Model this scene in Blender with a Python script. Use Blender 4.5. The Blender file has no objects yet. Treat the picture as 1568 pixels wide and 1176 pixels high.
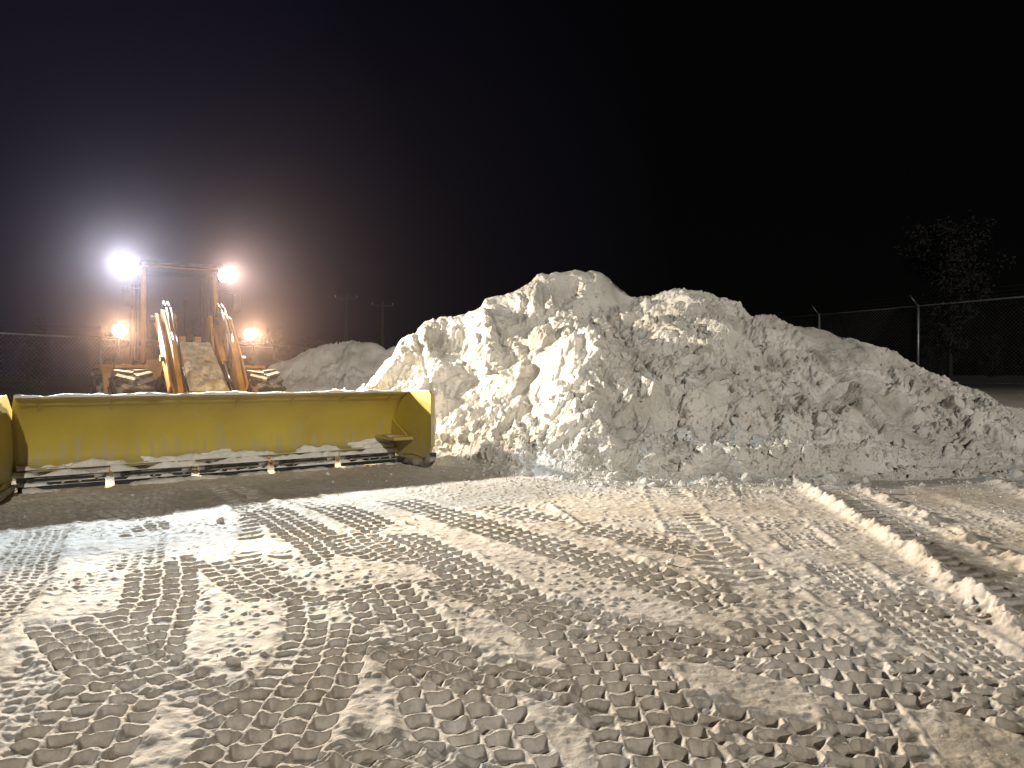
import bpy, math, random, bmesh
import numpy as np
from mathutils import Vector, Matrix, Euler
random.seed(7); RNG=np.random.default_rng(11)
scene=bpy.context.scene
scene.view_settings.view_transform='Standard'
scene.view_settings.look='None'
scene.view_settings.exposure=0

# ------------------------------------------------------------ noise helpers
def hsh(ix,iy,iz,seed):
    n=(ix.astype(np.int64)*374761393+iy.astype(np.int64)*668265263+iz.astype(np.int64)*362437+seed*1274126177)&0xffffffff
    n=((n^(n>>13))*1274126177)&0xffffffff
    n=((n^(n>>16))*2246822519)&0xffffffff
    n=n^(n>>15)
    return (n&0xffffff)/float(0xffffff)
def vn2(x,y,seed=0):
    ix=np.floor(x);iy=np.floor(y);fx=x-ix;fy=y-iy
    fx=fx*fx*(3-2*fx);fy=fy*fy*(3-2*fy);z=np.zeros_like(ix)
    a=hsh(ix,iy,z,seed);b=hsh(ix+1,iy,z,seed);c=hsh(ix,iy+1,z,seed);d=hsh(ix+1,iy+1,z,seed)
    return ((a*(1-fx)+b*fx)*(1-fy)+(c*(1-fx)+d*fx)*fy)*2-1
def fbm2(x,y,o=4,seed=0,g=.5):
    r=0;a=1;n=0
    for i in range(o):
        r=r+a*vn2(x+i*13.7,y-i*7.1,seed+i);n+=a;a*=g;x=x*2.03;y=y*2.03
    return r/n
def vn3(x,y,z,seed=0):
    ix=np.floor(x);iy=np.floor(y);iz=np.floor(z);fx=x-ix;fy=y-iy;fz=z-iz
    fx=fx*fx*(3-2*fx);fy=fy*fy*(3-2*fy);fz=fz*fz*(3-2*fz);r=0
    for dx in (0,1):
        for dy in (0,1):
            for dz in (0,1):
                w=(fx if dx else 1-fx)*(fy if dy else 1-fy)*(fz if dz else 1-fz)
                r=r+w*hsh(ix+dx,iy+dy,iz+dz,seed)
    return r*2-1
def worley2(x,y,seed=0):
    ix=np.floor(x);iy=np.floor(y)
    f1=np.full(x.shape,9.);f2=np.full(x.shape,9.);cid=np.zeros(x.shape);cx=np.zeros(x.shape);cy=np.zeros(x.shape)
    z=np.zeros_like(ix)
    for dx in (-1,0,1):
        for dy in (-1,0,1):
            px=ix+dx+hsh(ix+dx,iy+dy,z,seed);py=iy+dy+hsh(ix+dx,iy+dy,z,seed+1)
            d=np.hypot(px-x,py-y);m=d<f1
            f2=np.where(m,f1,np.minimum(f2,d))
            cid=np.where(m,hsh(ix+dx,iy+dy,z,seed+2),cid)
            cx=np.where(m,x-px,cx);cy=np.where(m,y-py,cy);f1=np.where(m,d,f1)
    return f1,f2,cid,cx,cy
def sst(a,b,x):
    t=np.clip((x-a)/(b-a),0,1);return t*t*(3-2*t)

# ------------------------------------------------------------ mesh helpers
def raw_mesh(name,co,faces_idx,nper,mat,smooth=True):
    me=bpy.data.meshes.new(name);nf=len(faces_idx)//nper
    me.vertices.add(len(co));me.vertices.foreach_set('co',np.ascontiguousarray(co,dtype=np.float32).ravel())
    me.loops.add(nf*nper);me.loops.foreach_set('vertex_index',np.ascontiguousarray(faces_idx,dtype=np.int32))
    me.polygons.add(nf);me.polygons.foreach_set('loop_start',np.arange(0,nf*nper,nper,dtype=np.int32))
    me.polygons.foreach_set('use_smooth',np.full(nf,smooth))
    me.update(calc_edges=True);me.validate()
    ob=bpy.data.objects.new(name,me);scene.collection.objects.link(ob)
    me.materials.append(mat);return ob
def grid_faces(nr,nc):
    i=np.arange(nr-1)[:,None]*nc+np.arange(nc-1)[None,:];i=i.ravel()
    return np.stack([i,i+1,i+nc+1,i+nc],1).ravel()

# ------------------------------------------------------------ materials
def newmat(name):
    m=bpy.data.materials.new(name);m.use_nodes=True;nt=m.node_tree
    return m,nt,nt.nodes['Principled BSDF']
def noise_mat(name,c1,c2,scale=4,rough=.6,metal=0,bump=0,bscale=40,detail=6,lo=.35,hi=.65,bdist=.02):
    m,nt,b=newmat(name);N=nt.nodes;L=nt.links
    tc=N.new('ShaderNodeTexCoord');n=N.new('ShaderNodeTexNoise');n.inputs['Scale'].default_value=scale;n.inputs['Detail'].default_value=detail
    L.new(tc.outputs['Object'],n.inputs['Vector'])
    r=N.new('ShaderNodeValToRGB');r.color_ramp.elements[0].position=lo;r.color_ramp.elements[1].position=hi
    r.color_ramp.elements[0].color=(*c1,1);r.color_ramp.elements[1].color=(*c2,1)
    L.new(n.outputs['Fac'],r.inputs['Fac']);L.new(r.outputs['Color'],b.inputs['Base Color'])
    b.inputs['Roughness'].default_value=rough;b.inputs['Metallic'].default_value=metal
    if bump:
        n2=N.new('ShaderNodeTexNoise');n2.inputs['Scale'].default_value=bscale;n2.inputs['Detail'].default_value=5
        L.new(tc.outputs['Object'],n2.inputs['Vector']);bp=N.new('ShaderNodeBump')
        bp.inputs['Strength'].default_value=bump;bp.inputs['Distance'].default_value=bdist
        L.new(n2.outputs['Fac'],bp.inputs['Height']);L.new(bp.outputs['Normal'],b.inputs['Normal'])
    return m
M_pile=noise_mat('pile_snow',(.47,.45,.405),(.72,.70,.665),1.1,.85,0,.9,22,9,.33,.60,.025)
M_clump=noise_mat('clump_snow',(.50,.48,.43),(.72,.70,.66),3,.85,0,.6,30,6)
M_snowcap=noise_mat('cap_snow',(.6,.58,.54),(.78,.77,.75),5,.8,0,.8,30,6)
def yellow_mat():
    m,nt,b=newmat('plow_yellow_paint');N=nt.nodes;L=nt.links
    tc=N.new('ShaderNodeTexCoord')
    n=N.new('ShaderNodeTexNoise');n.inputs['Scale'].default_value=.9;n.inputs['Detail'].default_value=7
    L.new(tc.outputs['Object'],n.inputs['Vector'])
    r=N.new('ShaderNodeValToRGB');r.color_ramp.elements[0].position=.35;r.color_ramp.elements[1].position=.7
    r.color_ramp.elements[0].color=(.42,.315,.045,1);r.color_ramp.elements[1].color=(.52,.41,.055,1)
    L.new(n.outputs['Fac'],r.inputs['Fac'])
    mp=N.new('ShaderNodeMapping');mp.inputs['Scale'].default_value=(7,7,1.2);L.new(tc.outputs['Object'],mp.inputs['Vector'])
    n2=N.new('ShaderNodeTexNoise');n2.inputs['Scale'].default_value=1.5;n2.inputs['Detail'].default_value=8;L.new(mp.outputs['Vector'],n2.inputs['Vector'])
    sx=N.new('ShaderNodeSeparateXYZ');L.new(tc.outputs['Object'],sx.inputs['Vector'])
    mr=N.new('ShaderNodeMapRange');mr.inputs['From Min'].default_value=.25;mr.inputs['From Max'].default_value=.85;mr.inputs['To Min'].default_value=.22;mr.inputs['To Max'].default_value=-.06
    L.new(sx.outputs['Z'],mr.inputs['Value'])
    ad=N.new('ShaderNodeMath');ad.operation='ADD';L.new(n2.outputs['Fac'],ad.inputs[0]);L.new(mr.outputs['Result'],ad.inputs[1])
    r2=N.new('ShaderNodeValToRGB');r2.color_ramp.elements[0].position=.54;r2.color_ramp.elements[1].position=.80
    L.new(ad.outputs[0],r2.inputs['Fac'])
    mx=N.new('ShaderNodeMixRGB');mx.inputs['Color2'].default_value=(.40,.34,.20,1)
    L.new(r2.outputs['Color'],mx.inputs['Fac']);L.new(r.outputs['Color'],mx.inputs['Color1']);L.new(mx.outputs['Color'],b.inputs['Base Color'])
    b.inputs['Roughness'].default_value=.5
    bp=N.new('ShaderNodeBump');bp.inputs['Strength'].default_value=.25;bp.inputs['Distance'].default_value=.01;L.new(n2.outputs['Fac'],bp.inputs['Height']);L.new(bp.outputs['Normal'],b.inputs['Normal'])
    return m
M_yel=yellow_mat()
M_or=noise_mat('loader_mustard_paint',(.24,.12,.03),(.42,.21,.045),3,.5,0,.15,30)
M_blk=noise_mat('black_steel',(.012,.012,.013),(.035,.034,.033),6,.55,.3,.3,40)
M_dirtsteel=noise_mat('frosted_steel',(.04,.036,.032),(.42,.40,.37),4,.7,0,.4,40,6,.42,.56)
M_rub=noise_mat('tyre_rubber',(.015,.015,.015),(.26,.25,.23),6,.85,0,.4,30,8,.50,.68)
M_chrome=noise_mat('hydraulic_rod',(.5,.5,.5),(.6,.6,.6),3,.25,1)
M_galv=noise_mat('galvanised_steel',(.14,.15,.165),(.22,.23,.25),6,.45,.6)
M_bark=noise_mat('dark_bark',(.008,.007,.006),(.014,.012,.010),6,.9)
M_leaf=noise_mat('dark_needles',(.0022,.0024,.002),(.005,.005,.0038),1,.9)
M_seat=noise_mat('seat_fabric',(.02,.02,.02),(.05,.05,.05),8,.9)
m,nt,b=newmat('cab_glass');b.inputs['Base Color'].default_value=(.03,.035,.04,1);b.inputs['Alpha'].default_value=.14;b.inputs['Roughness'].default_value=.12;M_glass=m
def emis(name,c,s):
    m,nt,b=newmat(name);b.inputs['Base Color'].default_value=(.8,.8,.8,1)
    b.inputs['Emission Color'].default_value=(*c,1);b.inputs['Emission Strength'].default_value=s;return m

# ------------------------------------------------------------ ground
def ground_mat():
    m,nt,b=newmat('packed_snow');N=nt.nodes;L=nt.links
    g=N.new('ShaderNodeNewGeometry')
    n=N.new('ShaderNodeTexNoise');n.inputs['Scale'].default_value=.55;n.inputs['Detail'].default_value=9;n.inputs['Roughness'].default_value=.62
    L.new(g.outputs['Position'],n.inputs['Vector'])
    r=N.new('ShaderNodeValToRGB');r.color_ramp.elements[0].position=.36;r.color_ramp.elements[1].position=.62
    r.color_ramp.elements[0].color=(.50,.445,.38,1);r.color_ramp.elements[1].color=(.66,.63,.60,1);L.new(n.outputs['Fac'],r.inputs['Fac'])
    n1=N.new('ShaderNodeTexNoise');n1.inputs['Scale'].default_value=9;n1.inputs['Detail'].default_value=8;n1.inputs['Roughness'].default_value=.7
    L.new(g.outputs['Position'],n1.inputs['Vector'])
    r1=N.new('ShaderNodeValToRGB');r1.color_ramp.elements[0].position=.35;r1.color_ramp.elements[1].position=.6
    r1.color_ramp.elements[0].color=(.72,.69,.64,1);r1.color_ramp.elements[1].color=(1.06,1.06,1.06,1);L.new(n1.outputs['Fac'],r1.inputs['Fac'])
    mu=N.new('ShaderNodeMixRGB');mu.blend_type='MULTIPLY';mu.inputs['Fac'].default_value=1;L.new(r.outputs['Color'],mu.inputs['Color1']);L.new(r1.outputs['Color'],mu.inputs['Color2'])
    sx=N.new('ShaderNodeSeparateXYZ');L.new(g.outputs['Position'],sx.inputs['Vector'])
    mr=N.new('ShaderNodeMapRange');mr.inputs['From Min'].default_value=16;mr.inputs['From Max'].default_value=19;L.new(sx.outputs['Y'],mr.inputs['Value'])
    mx=N.new('ShaderNodeMixRGB');mx.inputs['Color2'].default_value=(.014,.013,.011,1);L.new(mr.outputs['Result'],mx.inputs['Fac']);L.new(mu.outputs['Color'],mx.inputs['Color1'])  # dark earth colour at the back, darkened further to stand for unlit ground
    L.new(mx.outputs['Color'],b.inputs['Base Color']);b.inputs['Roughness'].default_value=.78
    n2=N.new('ShaderNodeTexNoise');n2.inputs['Scale'].default_value=45;n2.inputs['Detail'].default_value=6;n2.inputs['Roughness'].default_value=.65
    L.new(g.outputs['Position'],n2.inputs['Vector']);bp=N.new('ShaderNodeBump');bp.inputs['Strength'].default_value=.7;bp.inputs['Distance'].default_value=.009
    L.new(n2.outputs['Fac'],bp.inputs['Height']);L.new(bp.outputs['Normal'],b.inputs['Normal'])
    return m
M_ground=ground_mat()

def circle3(a,b,c):
    ax,ay=a;bx,by=b;cx,cy=c
    d=2*(ax*(by-cy)+bx*(cy-ay)+cx*(ay-by))
    if abs(d)<1e-3: bx+=.03;d=2*(ax*(by-cy)+bx*(cy-ay)+cx*(ay-by))
    ux=((ax*ax+ay*ay)*(by-cy)+(bx*bx+by*by)*(cy-ay)+(cx*cx+cy*cy)*(ay-by))/d
    uy=((ax*ax+ay*ay)*(cx-bx)+(bx*bx+by*by)*(ax-cx)+(cx*cx+cy*cy)*(bx-ax))/d
    return ux,uy,math.hypot(ax-ux,ay-uy)
def wrap(a): return (a+np.pi)%(2*np.pi)-np.pi
def arc_coords(X,Y,a,b,c):
    ux,uy,R=circle3(a,b,c)
    tm=math.atan2(b[1]-uy,b[0]-ux);t0=float(wrap(math.atan2(a[1]-uy,a[0]-ux)-tm));t2=float(wrap(math.atan2(c[1]-uy,c[0]-ux)-tm))
    th=wrap(np.arctan2(Y-uy,X-ux)-tm);v=np.hypot(X-ux,Y-uy)-R
    lo,hi=min(t0,t2),max(t0,t2)
    end=np.minimum(th-lo,hi-th)*R
    return v,th*R,end
def tri(x): return np.abs((x%1)*2-1)
def tread(kind,s,v,W,seed):
    u=v/W+.5
    if kind=='A':
        n=4
        ph=s/.150+.34*tri(u*n/2+.25)
        k=np.floor(u*n)
        f=(ph+.5*(k%2))%1;fu=(u*n)%1
        a=np.minimum(f,1-f)*2;b=np.minimum(fu,1-fu)*2
        pit=sst(.16,.60,a)*sst(.04,.40,b)
        lip=np.exp(-((a-.16)/.12)**2)*sst(.05,.3,b)*(f>.5)
        return .009-.048*pit+.008*lip
    if kind=='B':
        f=np.where(v>0,(s/.20+v*2.2)%1,(s/.20+.5-v*2.2)%1)
        bar=sst(.0,.14,f)*(1-sst(.45,.6,f))*sst(.015,.06,np.abs(v))
        return .012-.044*bar
    f=(s/.10+.2*np.sin(u*18))%1
    g=(u*6)%1
    return -.004-.016*sst(.1,.35,f)*(1-sst(.65,.9,f))*sst(.05,.25,g)*(1-sst(.75,.95,g))
TR=[ # (p0,p1,p2,width,kind)
 ((-5.1,10.4),(-3.4,6.6),(-2.1,3.0),.55,'C'),
 ((-6.0,9.4),(-4.3,6.6),(-3.1,3.6),.5,'C'),
 ((3.9,12.0),(2.7,6.0),(2.7,2.6),.5,'C'),
 ((-4.5,11.0),(-2.6,7.8),(-2.0,5.6),.5,'B'),
 ((-5.8,10.0),(-2.9,6.1),(-1.75,2.4),.56,'A'),
 ((-3.9,9.9),(-1.35,6.2),(.1,2.4),.56,'A'),
 ((-2.9,9.8),(-.45,6.2),(1.1,2.6),.54,'A'),
 ((-1.6,9.6),(.9,6.1),(2.6,3.2),.56,'A'),
 ((2.25,11.0),(1.85,6.8),(1.95,3.0),.50,'B'),
 ((-.4,9.2),(1.9,6.4),(3.4,4.6),.5,'A'),
 ((-1.7,7.6),(.25,5.0),(2.5,3.6),.52,'A'),
 ((-2.6,6.6),(-.7,4.4),(1.6,3.0),.54,'A'),
 ((-3.05,5.0),(-1.5,3.55),(.2,2.6),.54,'A'),
 ((-1.2,2.3),(-1.05,3.6),(-1.45,5.6),.54,'A'),
 ((.50,2.3),(.62,3.5),(.35,5.0),.54,'A'),
 ((1.45,2.5),(1.75,3.5),(1.55,4.9),.50,'A'),
 ((4.72,10.8),(4.30,8.05),(3.66,5.0),.44,'B'),
]
def ground_h(X,Y):
    base=.022*fbm2(X*.45,Y*.45,3,3)
    near=(np.abs(X)<14)&(Y>1.2)&(Y<15)
    h=base.copy()
    x=X[near];y=Y[near]
    hh=.009*fbm2(x*4,y*4,4,21)+.011*np.maximum(0,fbm2(x*13,y*13,3,31))
    f1,f2,cid,cx,cy=worley2(x*14,y*14,51)
    cl=sst(-.1,.3,fbm2(x*.9,y*.9,2,57))
    hh+=np.where(cid>.6,.014*sst(.5,.1,f1)*cid,0)*(.3+.7*cl)
    wob=.03*fbm2(x*1.7,y*1.7,2,77)
    for i,(a,b,c,W,k) in enumerate(TR):
        v,s,e=arc_coords(x,y,a,b,c)
        sel=(np.abs(v)<W*.5+.2)&(e>-.1)
        if not sel.any(): continue
        vs=v[sel]+wob[sel];xs=x[sel];ys=y[sel]
        ss=s[sel]+.025*vn2(xs*3,ys*3,5+i)+.014*vn2(xs*11,ys*11,45+i);vs=vs+.012*vn2(xs*12,ys*12,48+i);es=e[sel]
        en=.03*vn2(xs*14,ys*14,200+i)
        m=sst(-.015,.035,W*.5-np.abs(vs)+en)*sst(0,.3,es)
        pt=fbm2(xs*1.0,ys*1.0,3,300+i)
        m*=sst(-.45,-.1,pt) if k!='C' else sst(-.3,.1,pt)
        m*=1-.6*sst(7.2,9.6,ys)*(k=='A')*sst(-.5,.5,fbm2(xs*.8,ys*.8,2,333)+.3)
        t=tread(k,ss,vs,W,i)*(.72+.6*fbm2(xs*2.3,ys*2.3,3,400+i))
        t+=.010*fbm2(xs*18,ys*18,3,500)-.006
        edge=np.exp(-((np.abs(vs)-W*.5-.05)/.045)**2)*sst(0,.3,es)*.014*(.55+vn2(xs*7,ys*7,600+i))
        hh[sel]=hh[sel]*(1-m)+t*m+edge
    v,s,e=arc_coords(x,y,(4.25,11.4),(3.72,7.5),(2.95,3.6))
    rg=np.exp(-((v+.03*fbm2(x*3,y*3,3,91))/(.085+.03*fbm2(x*2,y*2,2,96)))**2)*sst(0,.5,e)
    hh+=rg*(.10+.09*fbm2(x*6,y*6,4,92))
    hh-=.03*sst(.1,.2,v)*(1-sst(1.5,1.7,v))*sst(0,.5,e)
    hh+=.09*np.exp(-((v-.85)/.09)**2)*sst(0,.5,e)*(.5+1.3*fbm2(x*6,y*6,3,93))
    v,s,e=arc_coords(x,y,(7.6,12.2),(6.6,9.0),(6.0,7.0))
    hh+=.10*np.exp(-((v)/.12)**2)*sst(0,.5,e)*(.7+1.2*fbm2(x*5,y*5,3,94))
    v,s,e=arc_coords(x,y,(.4,9.6),(.9,7.2),(1.6,5.0))
    hh+=.028*np.exp(-((v)/.05)**2)*sst(0,.5,e)*(.7+fbm2(x*7,y*7,2,95))
    h[near]+=hh*sst(14.8,12,y)
    rise=1.35*sst(14.5,19.5,Y)*sst(6,9.5,X)
    return h+rise
t_in=np.linspace(-.80,.80,1160)
t_out=.80*np.geomspace(1.02,75,34)
T=np.concatenate([-t_out[::-1],t_in,t_out])
Yr=np.concatenate([np.linspace(-60,1.4,18),np.linspace(1.5,2.5,30)[:-1],np.geomspace(2.5,14,880),np.linspace(14.05,30,60),np.geomspace(31,1200,26)])
TT,YY=np.meshgrid(T,Yr);XX=TT*np.maximum(YY,1.5)
ZZ=ground_h(XX,YY)
co=np.stack([XX.ravel(),YY.ravel(),ZZ.ravel()],1)
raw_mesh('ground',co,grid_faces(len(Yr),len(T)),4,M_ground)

# ------------------------------------------------------------ snow pile
CR=np.array([(-.26,-.03,14.2),(-.198,-.02,14.5),(-.163,.013,15.2),(-.149,.038,15.7),(-.118,.069,16.2),(-.065,.079,16.5),(-.045,.088,16.7),(-.036,.101,16.8),
 (.014,.113,17),(.034,.131,17.2),(.085,.144,17.5),(.133,.134,17.5),(.160,.111,17.3),(.2306,.118,17.1),(.3057,.099,16.8),(.323,.083,16.5),(.4117,.066,16),
 (.482,.0456,15.6),(.562,.008,15.1),(.6325,-.032,14.6),(.6926,-.060,14.2),(.81,-.09,13.8),(.92,-.115,13.6),(1.05,-.14,13.4)])
FB=np.array([(-.3,13.9),(-.2,14),(-.105,13.3),(-.05,12.6),(.014,11.8),(.10,11.35),(.19,11.15),(.367,11.0),(.46,11.2),(.545,11.6),(.62,11.5),(.69,11.4),(.85,11.2),(1.05,11.2)])
C2=np.array([(-.40,-.07),(-.345,-.03),(-.335,-.005),(-.313,.014),(-.277,.0285),(-.2155,.042),(-.1625,.039),(-.127,.03),(-.05,-.02),(0,-.07)])
def pile_h(t,y):
    e=np.interp(t,CR[:,0],CR[:,1]);yc=np.interp(t,CR[:,0],CR[:,2]);yf=np.interp(t,FB[:,0],FB[:,1])
    x=t*y
    yf=yf+.35*fbm2(x*.9,x*0+3,3,9)
    Z=1.6+e*yc
    s=(y-yf)/(yc-yf);sc=np.clip(s,0,1)
    p1=.09*sst(0,.10,s)+.91*sc**1.05
    p2=.08*sst(0,.10,s)+.58*sst(-.12,.66,sc)**1.0*sst(0,.3,sc)**.35+.06*sst(.6,.8,sc)+.28*sst(.74,.99,sc)
    k=np.clip(.8*np.exp(-((t-.075)/.075)**2)+.45*np.exp(-((t-.33)/.06)**2)+.4*np.exp(-((t+.09)/.04)**2),0,1)
    p=np.where(s<0,s*3,p1*(1-k)+p2*k)
    back=np.clip((y-yc)/6.0,0,None)
    h=np.where(s<=1,Z*p,Z*(1-back**1.25*1.1))
    apron=.17*np.clip(1+s/.14,0,1)**2*(.7+.9*fbm2(x*1.6,y*1.6,3,19))-.03
    h=np.where(s<.3,np.maximum(h,apron*sst(.3,.0,s)+h*0),h)
    e2=np.interp(t,C2[:,0],C2[:,1]);Z2=1.6+e2*22
    s2=(y-18.2)/3.8;h2=np.where(s2<1,Z2*np.where(s2>0,np.clip(s2,0,1)**.8,s2*2),Z2*(1-((y-22)/4).clip(0)**1.4))
    return h,h2,s,x
tc=np.linspace(-.42,1.0,1300);yr=np.concatenate([np.geomspace(9.9,18.2,640),np.linspace(18.3,26,90)])
TT,YY=np.meshgrid(tc,yr)
h,h2,s,X=pile_h(TT,YY)
H=np.maximum(h,h2)
env=sst(-.03,1.1,H);envs=sst(-.03,.5,H)
cre=1-.55*np.exp(-((s-1)/.12)**2)
A=env*cre
X_=X+.20*fbm2(X*2,YY*2,4,401);Y_=YY+.20*fbm2(X*2,YY*2,4,402)
Dn=np.zeros_like(H)
Dn+=.55*fbm2(X*.55,YY*.5,3,61)*A
gul=np.abs(fbm2(X*.8+.25*YY,YY*.28,3,62))
Dn-=.15*np.exp(-(gul/.09)**2)*A
Dn+=.14*fbm2(X*1.6,YY*.5,3,67)*A*sst(.35,.7,s)
Dn+=.18*fbm2(X_*1.4,Y_*1.4,3,66)*A
smoothz=sst(-.06,.22,fbm2(X*.6+7,YY*.5,3,188))
zone=(1-.88*smoothz)
f1,f2,cid,cx,cy=worley2(X_*1.35,Y_*1.5,71)
Dn+=A*(.45+.55*zone)*(.20*(cid-.5)+.17*(cx*np.cos(cid*40)+cy*np.sin(cid*40)))*sst(0,.20,f2-f1)
f1,f2,cid,cx,cy=worley2(X_*3.4,Y_*3.6,81)
Dn+=envs*cre*zone*(.095*(cid-.4)+.10*(cx*np.cos(cid*40)+cy*np.sin(cid*40)))*sst(0,.2,f2-f1)
f1,f2,cid,cx,cy=worley2(X_*8,Y_*8.5,101)
Dn+=envs*zone*(.048*(cid-.3)+.045*(cx*np.cos(cid*40)+cy*np.sin(cid*40)))*sst(.0,.22,f2-f1)
f1,f2,cid,cx,cy=worley2(X_*16,Y_*16,131)
Dn+=envs*(.2+.8*zone)*.026*(cid-.3)*sst(.0,.25,f2-f1)
Dn+=envs*(.05*(.35+.65*zone)*fbm2(X*6,YY*6,4,64)+.014*(.5+.5*zone)*fbm2(X*24,YY*24,3,65))
px=X;py=YY-.5*Dn*np.where(s<1,1,-.6)*env;pz=H+.87*Dn
pz=np.where(H<-.025,H-.05,pz);pz=np.maximum(pz,-.4)
pco=np.stack([px.ravel(),py.ravel(),pz.ravel()],1)
def ico(sub):
    bm_=bmesh.new();bmesh.ops.create_icosphere(bm_,subdivisions=sub,radius=1)
    v=np.array([q.co[:] for q in bm_.verts]);f=np.array([[w.index for w in q.verts] for q in bm_.faces]);bm_.free();return v,f
def mk_variants(IV,nv,fine):
    out=[]
    for k in range(nv):
        v=IV.copy()
        v*=(1+.25*vn3(v[:,0]*1.7+k*9,v[:,1]*1.7,v[:,2]*1.7,k))[:,None]
        for q in range(6):
            d=RNG.normal(size=3);d/=np.linalg.norm(d);dd=v@d;cut=.40+.3*RNG.random();v-=np.maximum(dd-cut,0)[:,None]*d
        v*=(1+.10*vn3(v[:,0]*4+k*9,v[:,1]*4,v[:,2]*4,k+40))[:,None]
        if fine: v*=(1+.07*vn3(v[:,0]*9+k*9,v[:,1]*9,v[:,2]*9,k+60)+.04*vn3(v[:,0]*20,v[:,1]*20,v[:,2]*20+k,k+80))[:,None]
        out.append(v)
    return out
def rotm():
    q=RNG.normal(size=4)
    q/=np.linalg.norm(q);w,x,y,z=q
    return np.array([[1-2*(y*y+z*z),2*(x*y-z*w),2*(x*z+y*w)],[2*(x*y+z*w),1-2*(x*x+z*z),2*(y*z-x*w)],[2*(x*z-y*w),2*(y*z+x*w),1-2*(x*x+y*y)]])
IV,IF=ico(2);VS=mk_variants(IV,20,False)
IV4,IF4=ico(4);VL=mk_variants(IV4,10,True)
def clumps(pts,sizes,big=False):
    vs=[];fs=[];o=0;var=VL if big else VS;ff=IF4 if big else IF
    for p,sz in zip(pts,sizes):
        v=var[RNG.integers(len(var))]*np.array([1,.55+.45*RNG.random(),.45+.4*RNG.random()])@rotm().T*sz+p
        vs.append(v);fs.append(ff+o);o+=len(v)
    return np.concatenate(vs),np.concatenate(fs).ravel()
flat_s=s.ravel();flat_H=H.ravel()
cand=np.where((flat_H>.0)&(flat_s<.97)&(flat_s>-.10))[0]
w=.2+1.2*np.exp(-np.abs(flat_s[cand])/.22)+1.0*zone.ravel()[cand];w*=(.10+np.clip(fbm2(pco[cand,0]*.9,pco[cand,1]*.9,3,700)+.2,0,1));w/=w.sum()
NR=9500
pick=RNG.choice(cand,NR,p=w,replace=False)
sz=.015+.020*RNG.pareto(2.4,NR);sz=np.clip(sz,.017,.14)
cv,cf=clumps(pco[pick]-np.array([0,0,.25])*sz[:,None],sz)
pile=raw_mesh('snow_pile',pco,grid_faces(len(yr),len(tc)),4,M_pile)
rub=raw_mesh('rubble',cv,cf,3,M_clump,False);rub.parent=pile
cb=cand[(flat_s[cand]>.03)&(flat_s[cand]<.8)]
pick=RNG.choice(cb,80,replace=False);sz=RNG.uniform(.12,.32,80)
cv,cf=clumps(pco[pick]-np.array([0,-.35,.25])*sz[:,None],sz,True)
blk=raw_mesh('blocks',cv,cf,3,M_pile,True);blk.parent=pile
n=2200
tx=RNG.uniform(-.75,.95,n);ty=3+9*RNG.random(n)**.7
yf=np.interp(tx,FB[:,0],FB[:,1]);k=RNG.random(n)<.5;ty=np.where(k,yf-.3-RNG.exponential(.5,n),ty);ty=np.clip(ty,2.8,14)
gx=tx*ty;gz=ground_h(gx,ty)
sz=np.where(k,.010+.014*RNG.pareto(2.8,n),.005+.006*RNG.pareto(2.6,n));sz=np.clip(sz,.005,.06)
cv,cf=clumps(np.stack([gx,ty,gz+sz*.25],1),sz)
raw_mesh('snow_clumps',cv,cf,3,M_clump,False)

# ------------------------------------------------------------ part helpers
def empty(name,loc,rz):
    e=bpy.data.objects.new(name,None);scene.collection.objects.link(e);e.location=loc;e.rotation_euler=(0,0,rz);return e
def fin(bm_,name,parent,mat,bevel=0,smooth=False):
    me=bpy.data.meshes.new(name);bmesh.ops.recalc_face_normals(bm_,faces=bm_.faces);bm_.to_mesh(me);bm_.free()
    if smooth:
        for p in me.polygons:p.use_smooth=True
    me.materials.append(mat);ob=bpy.data.objects.new(name,me);scene.collection.objects.link(ob)
    if parent:ob.parent=parent
    if bevel:
        md=ob.modifiers.new('bevel','BEVEL');md.width=bevel;md.segments=2;md.limit_method='ANGLE'
    return ob
def box(name,parent,mat,c,sz,rot=(0,0,0),bevel=.012):
    bm_=bmesh.new();bmesh.ops.create_cube(bm_,size=1)
    bmesh.ops.scale(bm_,vec=sz,verts=bm_.verts);ob=fin(bm_,name,parent,mat,bevel);ob.location=c;ob.rotation_euler=rot;return ob
def prism(name,parent,mat,prof,x0,x1,bevel=.01):
    bm_=bmesh.new();a=[bm_.verts.new((x0,p[0],p[1])) for p in prof];b_=[bm_.verts.new((x1,p[0],p[1])) for p in prof]
    bm_.faces.new(a);bm_.faces.new(b_[::-1]);n=len(prof)
    for i in range(n):bm_.faces.new([a[i],b_[i],b_[(i+1)%n],a[(i+1)%n]])
    return fin(bm_,name,parent,mat,bevel)
def rod(name,parent,mat,p0,p1,r,seg=14,r2=None):
    p0=Vector(p0);p1=Vector(p1);d=p1-p0
    bm_=bmesh.new();bmesh.ops.create_cone(bm_,cap_ends=True,segments=seg,radius1=r,radius2=r if r2 is None else r2,depth=d.length)
    q=d.to_track_quat('Z','Y').to_matrix().to_4x4();bmesh.ops.transform(bm_,matrix=Matrix.Translation((p0+p1)/2)@q,verts=bm_.verts)
    ob=fin(bm_,name,parent,mat);
    for p in ob.data.polygons:
        if len(p.vertices)==4:p.use_smooth=True
    return ob
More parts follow.
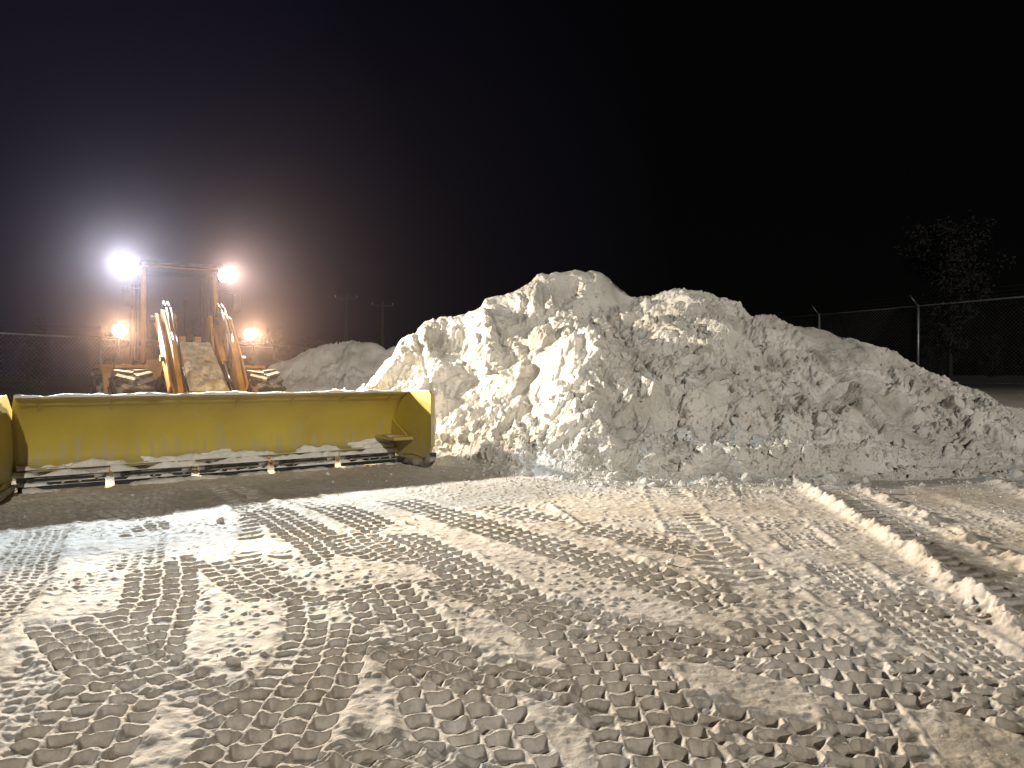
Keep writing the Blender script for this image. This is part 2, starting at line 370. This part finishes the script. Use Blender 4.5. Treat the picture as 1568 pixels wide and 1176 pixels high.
def snow_strip(name,parent,x0,x1,y,z,wd,ht,seed,gap=-.6,nx=160):
    xs=np.linspace(x0,x1,nx);na=9;co=[];
    amp=fbm2(xs*3.1,xs*0+seed,4,seed);thick=ht*(.55+.8*amp)*sst(gap,gap+.25,amp);thick=np.maximum(thick,.0)
    for i,xx in enumerate(xs):
        for j in range(na):
            a=math.pi*j/(na-1);r=1+.25*float(vn2(np.array([xx*8.]),np.array([j*1.3+seed]),seed)[0])
            co.append((xx,y+wd*(.5+.5*min(1,thick[i]/ht))*math.cos(a)*r,z-.012+(thick[i]+.006)*math.sin(a)*r))
    ob=raw_mesh(name,np.array(co),grid_faces(nx,na),4,M_snowcap);ob.parent=parent;return ob

# ------------------------------------------------------------ snow pusher (box plow)
PRZ=math.radians(37.5)
plow=empty('snow_pusher_plow',(-6.86,10.12,0),PRZ)
LW=5.90
prof=[(-.50,1.31),(-.30,1.20),(-.14,1.02),(-.04,.80),(0,.6),(0,.45),(-.03,.26)]
bm_=bmesh.new();nx=60
rows=[]
for i in range(nx+1):
    x=LW*i/nx;rows.append([bm_.verts.new((x,p[0]+.006*math.sin(x*3.1+p[1]*4)+.004*math.sin(x*9),p[1])) for p in prof])
for i in range(nx):
    for j in range(len(prof)-1):bm_.faces.new([rows[i][j],rows[i+1][j],rows[i+1][j+1],rows[i][j+1]])
mb=fin(bm_,'moldboard',plow,M_yel,0,True)
md=mb.modifiers.new('s','SOLIDIFY');md.thickness=.03;md.offset=0
box('top_rim',plow,M_yel,(LW/2,-.50,1.30),(LW,.06,.04))
rod('lower_pipe',plow,M_yel,(0.02,-.05,.28),(LW-.02,-.05,.28),.035)
for i in range(7):
    x=.3+i*(LW-.6)/6
    prism('rib_%d'%(i+1),plow,M_yel,[(-.42,1.24),(-.1,1.24),(.30,.7),(.30,.35),(.03,.35),(.04,.8),(-.1,1.0)],x-.015,x+.015,.003)
box('back_beam',plow,M_yel,(LW/2,.24,.62),(LW-.1,.16,.2))
nS=5;sw=LW/nS
for i in range(nS):
    x=sw*(i+.5)
    box('edge_holder_%d'%(i+1),plow,M_dirtsteel,(x,-.09,.19),(sw-.09,.05,.14))
    box('cutting_edge_%d'%(i+1),plow,M_blk,(x,-.12,.06),(sw-.12,.03,.11),(math.radians(-8),0,0),.004)
    box('edge_slot_%d'%(i+1),plow,M_blk,(x,-.122,.155),(sw*.66,.02,.03),(0,0,0),.003)
    for k in range(5):
        rod('bolt_%d_%d'%(i+1,k+1),plow,M_dirtsteel,(x-.42+k*.21,-.11,.11),(x-.42+k*.21,-.155,.11),.02,8)
    snow_strip('ledge_snow_%d'%(i+1),plow,x-sw*.49,x+sw*.49,-.125,.215,.06,.09,900+i,-.6,90)
    snow_strip('slot_snow_%d'%(i+1),plow,x-sw*.47,x+sw*.47,-.14,.085,.035,.05,930+i,-.1,70)
snow_strip('mid_snow',plow,.05,LW-.05,-.075,.305,.07,.10,950,-.25,300)
snow_strip('rim_snow',plow,0,LW,-.50,1.318,.085,.050,960,-.9,420)
snow_strip('floor_snow',plow,.1,LW-.1,-.24,.0,.17,.07,970,-.4,260)
def sheet_cake(name,x0,x1,z0,z1,seed,thr):
    nx_,nz_=int((x1-x0)*70),60
    gx,gz=np.meshgrid(np.linspace(x0,x1,nx_),np.linspace(z0,z1,nz_))
    py_=np.interp(gz,[p[1] for p in prof[::-1]],[p[0] for p in prof[::-1]])
    f=fbm2(gx*1.1,gz*2.6,5,seed)-thr-(gz-z0)/(z1-z0)*.95+.45*np.exp(-((gx-.5)/.5)**2)
    th=np.clip(f*.16,-.03,.022)+.004*fbm2(gx*25,gz*25,2,seed+9)
    ob=raw_mesh(name,np.stack([gx.ravel(),(py_-.016-th).ravel(),gz.ravel()],1),grid_faces(nz_,nx_),4,M_snowcap);ob.parent=plow
sheet_cake('caked_snow',.03,LW-.03,.27,.70,444,.12)
for nm,x in (('right_end_plate',LW),('left_end_plate',0)):
    piv=empty(nm,(x,0,0),0);piv.parent=plow
    piv.rotation_euler=(0,0,math.radians(-13 if x==0 else 2))
    prism('plate',piv,M_yel,[(.22,.30),(.22,.95),(-.40,1.34),(-1.20,1.34),(-1.27,1.25),(-1.27,.42),(-1.20,.20),(-1.0,.10),(-.2,.10)],-.025,.025,.008)
    prism('shoe',piv,M_dirtsteel,[(.3,.02),(.3,.12),(-1.0,.12),(-1.22,.27),(-1.32,.27),(-1.28,.12),(-1.15,.02)],-.06,.06,.012)
    box('front_flange',piv,M_yel,(0,-1.27,.82),(.08,.04,.9))
    snow_strip('shoe_snow',piv,-.05,.05,-.7,.12,.45,.10,990,-.9,12)
prism('right_gusset',plow,M_yel,[(-.04,.52),(-.04,.46),(-.75,.46),(-.75,.52)],LW-.42,LW-.03)
prism('right_gusset_web',plow,M_yel,[(-.04,.80),(-.03,.46),(-.7,.46)],LW-.07,LW-.031,.003)
snow_strip('gusset_snow',plow,LW-.42,LW-.04,-.45,.52,.22,.05,981,-.8,40)

# ------------------------------------------------------------ wheel loader
RZ=math.radians(35)
LD=empty('wheel_loader',(-5.93,13.98,0),RZ)
def tyre(name,c,R=.78,W=.56):
    bm_=bmesh.new();pf=[(-.5,.56),(-.52,.75),(-.5,.9),(-.40,.975),(-.2,1.0),(.2,1.0),(.40,.975),(.5,.9),(.52,.75),(.5,.56)]
    n=48;rings=[]
    for i in range(n):
        a=2*math.pi*i/n;rings.append([bm_.verts.new((p[0]*W,p[1]*R*math.cos(a),p[1]*R*math.sin(a))) for p in pf])
    for i in range(n):
        r0=rings[i];r1=rings[(i+1)%n]
        for j in range(len(pf)-1):bm_.faces.new([r0[j],r1[j],r1[j+1],r0[j+1]])
    nl=22
    for k in range(nl):
        for side in (-1,1):
            a=2*math.pi*(k+(.5 if side>0 else 0))/nl
            g=bmesh.ops.create_cube(bm_,size=1)['verts']
            M=Matrix.Rotation(a,4,'X')@Matrix.Translation((side*W*.25,0,R*1.0))@Matrix.Rotation(side*math.radians(28),4,'Z')@Matrix.Diagonal((W*.52,.085,.075,1))
            bmesh.ops.transform(bm_,matrix=M,verts=g)
    t=fin(bm_,name,LD,M_rub,0,False);t.location=c
    sd=1 if c[0]>0 else -1
    rod(name+'_rim',LD,M_or,(c[0]-W*.40,c[1],c[2]),(c[0]+sd*W*.40,c[1],c[2]),R*.55,28)
    rod(name+'_hub',LD,M_blk,(c[0],c[1],c[2]),(c[0]+sd*W*.46,c[1],c[2]),R*.2,20)
    return t
for sx_ in (-1,1):
    s_='left' if sx_<0 else 'right'
    tyre(s_+'_front_tyre',(1.14*sx_,0,.84),.84,.60);tyre(s_+'_rear_tyre',(1.14*sx_,3.1,.84),.84,.60)
    prism(s_+'_front_fender',LD,M_or,[(.35,1.80),(.62,1.78),(1.0,1.52),(1.08,1.15),(1.01,1.15),(.93,1.49),(.60,1.72),(.35,1.74)],sx_*.80,sx_*1.36,.01)
    prism(s_+'_rear_fender',LD,M_or,[(2.0,1.15),(2.15,1.64),(2.6,1.84),(3.7,1.84),(3.7,1.76),(2.65,1.76),(2.22,1.56),(2.08,1.15)],sx_*.75,sx_*1.36,.01)
    x0=sx_*.52
    prism(s_+'_lift_arm',LD,M_or,[(.72,2.62),(.50,2.86),(.22,2.80),(-.55,2.15),(-1.15,1.30),(-1.55,.62),(-1.50,.42),(-1.28,.42),(-.95,.95),(-.45,1.62),(.1,2.28),(.58,2.46)],x0-.045,x0+.045,.012)
    prism(s_+'_lift_arm_outer',LD,M_or,[(.62,2.60),(.45,2.78),(.22,2.72),(-.45,2.1),(-.95,1.42),(-.78,1.28),(-.3,1.75),(.15,2.34)],x0+sx_*.13-.018,x0+sx_*.13+.018,.006)
    rod(s_+'_arm_pin',LD,M_blk,(x0-.1,.48,2.66),(x0+sx_*.22,.48,2.66),.07)
    rod(s_+'_arm_pin_mid',LD,M_blk,(x0-.1,-.45,1.9),(x0+sx_*.22,-.45,1.9),.055)
    rod(s_+'_lift_cylinder',LD,M_blk,(x0+sx_*.12,.75,1.15),(x0+sx_*.12,.0,1.52),.075)
    rod(s_+'_lift_rod',LD,M_chrome,(x0+sx_*.12,.02,1.5),(x0+sx_*.12,-.5,1.86),.035)
    rod(s_+'_tilt_cylinder',LD,M_or,(x0-sx_*.13,.35,2.50),(x0-sx_*.13,-.4,1.85),.06)
    rod(s_+'_tilt_rod',LD,M_chrome,(x0-sx_*.13,-.38,1.87),(x0-sx_*.13,-1.25,1.10),.032)
    for hx in (-.07,.0):
        pts=[(x0+hx*sx_,.55,2.75),(x0+hx*sx_,.42,3.0),(x0+hx*sx_,.12,2.86),(x0+hx*sx_,-.35,2.38),(x0-sx_*.1,-.7,1.75)]
        for i in range(4):rod(s_+'_hose_%d'%(i+1),LD,M_blk,pts[i],pts[i+1],.02,8)
    prism(s_+'_tower',LD,M_or,[(.95,1.0),(.95,2.0),(.70,2.75),(.40,2.78),(.25,2.2),(.1,1.0)],sx_*.33-.025,sx_*.33+.025,.01)
    lx=sx_*1.24
    rod(s_+'_lamp_stalk',LD,M_blk,(lx,.72,1.70),(lx,.72,2.36),.022,8)
    box(s_+'_lamp_bracket',LD,M_blk,(lx,.74,1.90),(.16,.08,.16))
    for k in range(3):box(s_+'_step_%d'%(k+1),LD,M_blk,(sx_*1.0,1.62,.62+.32*k),(.36,.3,.03))
    rod(s_+'_handrail',LD,M_blk,(sx_*.92,1.38,1.7),(sx_*.92,1.38,2.9),.018,8)
    rod(s_+'_mirror_arm',LD,M_blk,(sx_*.74,1.45,3.35),(sx_*1.02,1.25,3.3),.014,8)
    box(s_+'_mirror',LD,M_blk,(sx_*1.03,1.24,3.12),(.17,.05,.34))
box('front_frame',LD,M_or,(0,.35,.95),(.78,1.7,.6))
box('front_axle',LD,M_blk,(0,0,.84),(2.0,.3,.32),(0,0,0),.05)
box('rear_axle',LD,M_blk,(0,3.1,.84),(2.0,.3,.32),(0,0,0),.05)
rod('cross_tube',LD,M_or,(-.52,-1.0,1.05),(.52,-1.0,1.05),.11)
box('coupler_plate',LD,M_or,(0,-1.56,.75),(1.25,.10,.75))
box('coupler_hooks',LD,M_blk,(0,-1.68,.62),(1.0,.2,.3))
box('rear_frame',LD,M_blk,(0,2.6,1.0),(.9,2.6,.55))
box('engine_hood',LD,M_or,(0,3.65,1.75),(1.5,1.7,1.0),(0,0,0),.08)
box('counterweight',LD,M_or,(0,4.6,1.1),(2.2,.45,.8),(0,0,0),.06)
rod('exhaust_stack',LD,M_blk,(.45,3.3,2.2),(.45,3.3,3.3),.06)
prism('center_cover',LD,M_or,[(.30,2.22),(-.85,1.42),(-.95,1.05),(.30,1.05)],-.29,.29,.02)
nn=60;gx,gy=np.meshgrid(np.linspace(-.34,.34,nn),np.linspace(0,1,nn))
dd=fbm2(gx*7,gy*7,5,33)
edge=np.minimum(1,np.minimum(.34-np.abs(gx),np.minimum(gy,1-gy)*1.2)/.06)
th=(.05+.06*dd)*np.clip(edge,0,1)-.01
yy=.34-1.28*gy;zz=2.24-.92*gy
M_cs=noise_mat('crusted_snow',(.34,.27,.19),(.58,.53,.46),7,.85,0,.9,40,8)
ob=raw_mesh('cover_snow',np.stack([gx.ravel()*(.85+.15*gy.ravel()),(yy-th*.6).ravel(),(zz+th*.8+.01).ravel()],1),grid_faces(nn,nn),4,M_cs);ob.parent=LD
for i in range(4):
    box('cover_clutter_%d'%(i+1),LD,[M_or,M_blk][i%2],(-.2+.14*i,.45,2.28+.05*(i%2)),(.12,.15,.14))
cw=.72;cy0=1.5;cy1=2.95;cz0=1.55;cz1=3.78
box('cab_base',LD,M_or,(0,(cy0+cy1)/2,1.72),(cw*2,cy1-cy0,.42),(0,0,0),.03)
for sx_ in (-1,1):
    s_='left' if sx_<0 else 'right'
    rod(s_+'_front_pillar',LD,M_or,(sx_*cw,cy0-.02,cz0+.3),(sx_*(cw-.04),cy0+.1,cz1),.05,10)
    rod(s_+'_mid_pillar',LD,M_blk,(sx_*cw,cy0+.75,cz0+.3),(sx_*(cw-.04),cy0+.75,cz1),.04,10)
    rod(s_+'_rear_pillar',LD,M_blk,(sx_*cw,cy1-.05,cz0+.3),(sx_*(cw-.04),cy1-.08,cz1),.052,10)
    box(s_+'_side_glass',LD,M_glass,(sx_*(cw-.02),(cy0+cy1)/2,2.85),(.008,cy1-cy0-.15,1.75),(0,0,0),0)
box('front_glass',LD,M_glass,(0,cy0+.04,2.82),(cw*2-.12,.008,1.8),(math.radians(-3),0,0),0)
box('rear_glass',LD,M_glass,(0,cy1-.06,2.95),(cw*2-.12,.008,1.5),(0,0,0),0)
box('roof',LD,M_blk,(0,(cy0+cy1)/2-.02,3.86),(cw*2+.10,cy1-cy0+.22,.10),(0,0,0),.04)
box('roof_front_beam',LD,M_or,(0,cy0-.02,3.80),(cw*2,.06,.03))
box('dash',LD,M_blk,(0,cy0+.22,2.02),(.8,.3,.25),(0,0,0),.04)
rod('steering_column',LD,M_blk,(0,cy0+.35,1.9),(0,cy0+.5,2.35),.04)
rod('wiper',LD,M_blk,(-.1,cy0-.01,2.0),(.35,cy0+.03,2.9),.012,6)
bm_=bmesh.new()
tor=[]
for i in range(24):
    a=2*math.pi*i/24;tor.append([bm_.verts.new(((.2+.018*math.cos(b2))*math.cos(a),(.2+.018*math.cos(b2))*math.sin(a),.018*math.sin(b2))) for b2 in [2*math.pi*j/8 for j in range(8)]])
for i in range(24):
    for j in range(8):bm_.faces.new([tor[i][j],tor[(i+1)%24][j],tor[(i+1)%24][(j+1)%8],tor[i][(j+1)%8]])
sw_=fin(bm_,'steering_wheel',LD,M_blk,0,True);sw_.location=(0,cy0+.5,2.36);sw_.rotation_euler=(math.radians(35),0,0)
box('seat_base',LD,M_seat,(0,2.25,2.05),(.5,.5,.2),(0,0,0),.05)
box('seat_back',LD,M_seat,(0,2.5,2.45),(.5,.14,.75),(math.radians(-8),0,0),.05)
box('headrest',LD,M_seat,(0,2.55,2.92),(.28,.1,.18),(0,0,0),.03)
box('left_top_lamp_bar',LD,M_blk,(-.92,cy0-.02,3.74),(.42,.05,.05))
box('right_top_lamp_bar',LD,M_blk,(.78,cy0-.02,3.74),(.2,.05,.05))
rod('beacon',LD,M_or,(.35,2.5,3.90),(.35,2.5,4.0),.06)

LAMPS=[('left_upper_worklight',(-1.10,1.36,3.74),(.78,.92,1.0),6600,.13,112,(.05,-1,-.02)),
       ('right_upper_worklight',(.80,1.36,3.70),(1.0,.86,.68),6600,.13,125,(.50,-1,.0)),
       ('left_lower_headlight',(-1.24,.66,2.44),(1.0,.70,.38),3900,.11,105,(.02,-1,-.02)),
       ('right_lower_headlight',(1.14,.66,2.44),(1.0,.70,.38),4400,.11,105,(.06,-1,-.02))]
for nm,p,c,P,r,ang,d in LAMPS:
    p=Vector(p);d=Vector(d).normalized()
    rod(nm+'_housing',LD,M_blk,p-d*.13,p,r*.7,20,r*1.15)
    rod(nm+'_lens',LD,emis(nm+'_glow',c,60),p+d*.002,p+d*.03,r*1.05,24,r*.9)
    rod(nm+'_mount',LD,M_blk,p-d*.06,p-d*.06-Vector((0,0,.16)) if 'lower' in nm else p-d*.06+Vector((0,0,.06)),.02,8)
    li=bpy.data.lights.new(nm+'_light','SPOT');li.energy=P;li.color=c;li.spot_size=math.radians(ang);li.spot_blend=1;li.shadow_soft_size=.08
    lo=bpy.data.objects.new(nm+'_light',li);scene.collection.objects.link(lo);lo.parent=LD;lo.location=p+d*.12
    lo.rotation_euler=d.to_track_quat('-Z','Y').to_euler()

# thin scattering volume added round the machine to give its lamps a glow
bm_=bmesh.new();bmesh.ops.create_icosphere(bm_,subdivisions=3,radius=1);bmesh.ops.scale(bm_,vec=(9.5,7.0,9.0),verts=bm_.verts)
m=bpy.data.materials.new('glow_haze');m.use_nodes=True;nt=m.node_tree;nt.nodes.remove(nt.nodes['Principled BSDF'])
vs_=nt.nodes.new('ShaderNodeVolumeScatter');vs_.inputs['Density'].default_value=.00085;vs_.inputs['Anisotropy'].default_value=.85;vs_.inputs['Color'].default_value=(1,.82,.93,1)
nt.links.new(vs_.outputs['Volume'],nt.nodes['Material Output'].inputs['Volume'])
hz=fin(bm_,'glow_haze',None,m);hz.location=(-6.3,14.6,2.6)

# ------------------------------------------------------------ chain link fences
def fence(name,p0,p1,z0,z1,H,npost):
    F=empty(name,(0,0,0),0);p0=Vector((*p0,z0));p1=Vector((*p1,z1));d=p1-p0;Lh=d.length;u=d/Lh
    out=Vector((u.y,-u.x,0))
    for i in range(npost):
        q=p0+d*i/(npost-1)
        rod('post_%d'%(i+1),F,M_galv,q-Vector((0,0,.4)),q+Vector((0,0,H+.04)),.04,10)
        rod('barb_arm_%d'%(i+1),F,M_galv,q+Vector((0,0,H)),q+Vector((0,0,H+.32))+u*.12-out*.22,.018,6)
    rod('top_rail',F,M_galv,p0+Vector((0,0,H)),p1+Vector((0,0,H)),.024,8)
    rod('bottom_wire',F,M_galv,p0+Vector((0,0,.08)),p1+Vector((0,0,.08)),.006,5)
    for k in range(3):
        o=Vector((0,0,H+.1+.1*k))+u*.04*(k+1)-out*.07*(k+1)
        rod('barbed_wire_%d'%(k+1),F,M_blk,p0+o,p1+o,.0035,5)
    vs=[];fs=[];pitch=.11;hh=H-.08;w_=.0033
    n_=int(Lh/pitch)
    for k in range(-int(hh/pitch)-1,n_+1):
        for sg in (1,-1):
            a=k*pitch;b_=a+hh;za,zb=(0,hh) if sg>0 else (hh,0)
            t0=max(0,(0-a)/(b_-a));t1=min(1,(Lh-a)/(b_-a))
            if t1<=t0:continue
            A=p0+u*(a+(b_-a)*t0)+Vector((0,0,.08+za+(zb-za)*t0));B=p0+u*(a+(b_-a)*t1)+Vector((0,0,.08+za+(zb-za)*t1))
            A+=out*.002*sg;B+=out*.002*sg
            dd=(B-A).normalized();nn_=dd.cross(out).normalized()*w_
            o=len(vs);vs+=[A-nn_,A+nn_,B+nn_,B-nn_];fs+=[o,o+1,o+2,o+3]
    m_=raw_mesh('chain_link',np.array([v[:] for v in vs]),np.array(fs),4,M_galv,False);m_.parent=F
fence('chain_link_fence',(-13.5,13.6),(-5.5,31.3),0,0,2.58,7)
fence('chain_link_fence',(15.6,15.9),(7.4,32.3),1.3,1.3,2.4,6)

# ------------------------------------------------------------ distant trees & poles
def tree_mesh(base,H,seed,conifer=False):
    rng=random.Random(seed);V=[];F=[]
    def seg(a,b,r0,r1,n=5):
        d=(b-a);q=d.to_track_quat('Z','Y');o=len(V)
        for k in range(n):
            an=2*math.pi*k/n;V.append(a+q@Vector((r0*math.cos(an),r0*math.sin(an),0)))
        for k in range(n):
            an=2*math.pi*k/n;V.append(b+q@Vector((r1*math.cos(an),r1*math.sin(an),0)))
        for k in range(n):F.append([o+k,o+(k+1)%n,o+n+(k+1)%n,o+n+k])
    def leaf(c,sz):
        for _ in range(3):
            o=len(V);a=Vector([rng.gauss(0,1) for _ in range(3)]).normalized()*sz;b_=Vector([rng.gauss(0,1) for _ in range(3)]).normalized()*sz*.5
            j=Vector([rng.gauss(0,sz) for _ in range(3)])
            V.extend([c+j-a,c+j+b_,c+j+a,c+j-b_]);F.append([o,o+1,o+2,o+3])
    B=Vector(base)
    seg(B-Vector((0,0,.5)),B+Vector((0,0,H*.96)),H*.018,H*.003,7)
    for i in range(150 if conifer else 90):
        f=.18+.8*rng.random();z=H*f;a=rng.random()*6.283
        L=(H*.25*(1.05-f)+.3)*rng.uniform(.6,1.1) if conifer else H*.30*math.sin(math.pi*min(1,(f-.1)/.95))**.7*rng.uniform(.5,1.15)
        p=B+Vector((0,0,z));e=p+Vector((math.cos(a)*L,math.sin(a)*L,(-.15 if conifer else .6)*L))
        seg(p,e,H*.004,H*.001,3)
        for k in range(12 if conifer else 16):
            g=.25+.8*k/12;leaf(p.lerp(e,min(g,1.1))+Vector([rng.gauss(0,L*.10) for _ in range(3)]),H*.014)
    return V,F
def tree_obj(name,lst,mat):
    V=[];F=[]
    for (b_,H,sd,cf_) in lst:
        v,f=tree_mesh(b_,H,sd,cf_);o=len(V);V+=v;F+=[[i+o for i in q] for q in f]
    me=bpy.data.meshes.new(name);me.from_pydata([v[:] for v in V],[],F);me.materials.append(mat)
    ob=bpy.data.objects.new(name,me);scene.collection.objects.link(ob)
tree_obj('deciduous_tree',[((35.5,60,1),12.5,5,False)],M_leaf)
rr=random.Random(3)
tree_obj('tree_line',[((-60+i*4.4+rr.uniform(-1,1),85+rr.uniform(-8,8),0),rr.uniform(4.5,8.0)+(2 if i>26 else 0),100+i,rr.random()<.6) for i in range(36)],M_leaf)
for x,y,z in ((-11.2,50,7.2),(-9.1,52,6.9)):
    P=empty('utility_pole',(x,y,0),.2)
    rod('shaft',P,M_bark,(0,0,-.3),(0,0,z),.13,10,.09);box('crossarm',P,M_bark,(0,0,z-.4),(1.6,.1,.12))
    for k in (-.7,0,.7):rod('insulator',P,M_galv,(k,0,z-.34),(k,0,z-.2),.04,8)

# ------------------------------------------------------------ night sky, lamp added behind camera for unseen frontal light: sun
w=bpy.data.worlds.new('World');scene.world=w;w.use_nodes=True;nt=w.node_tree;N=nt.nodes;L=nt.links
bg=N['Background'];sky=N.new('ShaderNodeTexSky');sky.sky_type='NISHITA';sky.sun_disc=False
EL=math.radians(25);AZ=math.radians(162)
sky.sun_elevation=EL;sky.sun_rotation=AZ
mu=N.new('ShaderNodeMixRGB');mu.blend_type='MULTIPLY';mu.inputs['Fac'].default_value=1;mu.inputs['Color2'].default_value=(.00014,.00011,.0001,1)
L.new(sky.outputs['Color'],mu.inputs['Color1'])
tcw=N.new('ShaderNodeTexCoord');vd=N.new('ShaderNodeVectorMath');vd.operation='DOT_PRODUCT';vd.inputs[1].default_value=Vector((-.60,.80,.15)).normalized()
L.new(tcw.outputs['Generated'],vd.inputs[0])
rp=N.new('ShaderNodeValToRGB');e=rp.color_ramp.elements;e[0].position=.66;e[0].color=(.0010,.0009,.0008,1);e[1].position=1;e[1].color=(.0085,.0065,.0145,1)
q=e.new(.87);q.color=(.0022,.0021,.0046,1)
L.new(vd.outputs['Value'],rp.inputs['Fac'])
ad=N.new('ShaderNodeMixRGB');ad.blend_type='ADD';ad.inputs['Fac'].default_value=1;L.new(mu.outputs['Color'],ad.inputs['Color1']);L.new(rp.outputs['Color'],ad.inputs['Color2'])
L.new(ad.outputs['Color'],bg.inputs['Color']);bg.inputs['Strength'].default_value=1
sl=bpy.data.lights.new('frontal_fill','SUN');sl.energy=1.6;sl.angle=math.radians(.5);sl.color=(1,.93,.81)
so=bpy.data.objects.new('frontal_fill',sl);scene.collection.objects.link(so)
dirv=Vector((math.sin(AZ)*math.cos(EL),math.cos(AZ)*math.cos(EL),math.sin(EL)))
so.rotation_euler=dirv.to_track_quat('Z','Y').to_euler()

cam=bpy.data.cameras.new('camera');cam.lens=26;cam.sensor_width=36;cam.clip_end=3000;cam.clip_start=.05
c=bpy.data.objects.new('camera',cam);scene.collection.objects.link(c);c.location=(0,0,1.6);c.rotation_euler=(math.radians(90-.66),0,0);scene.camera=c
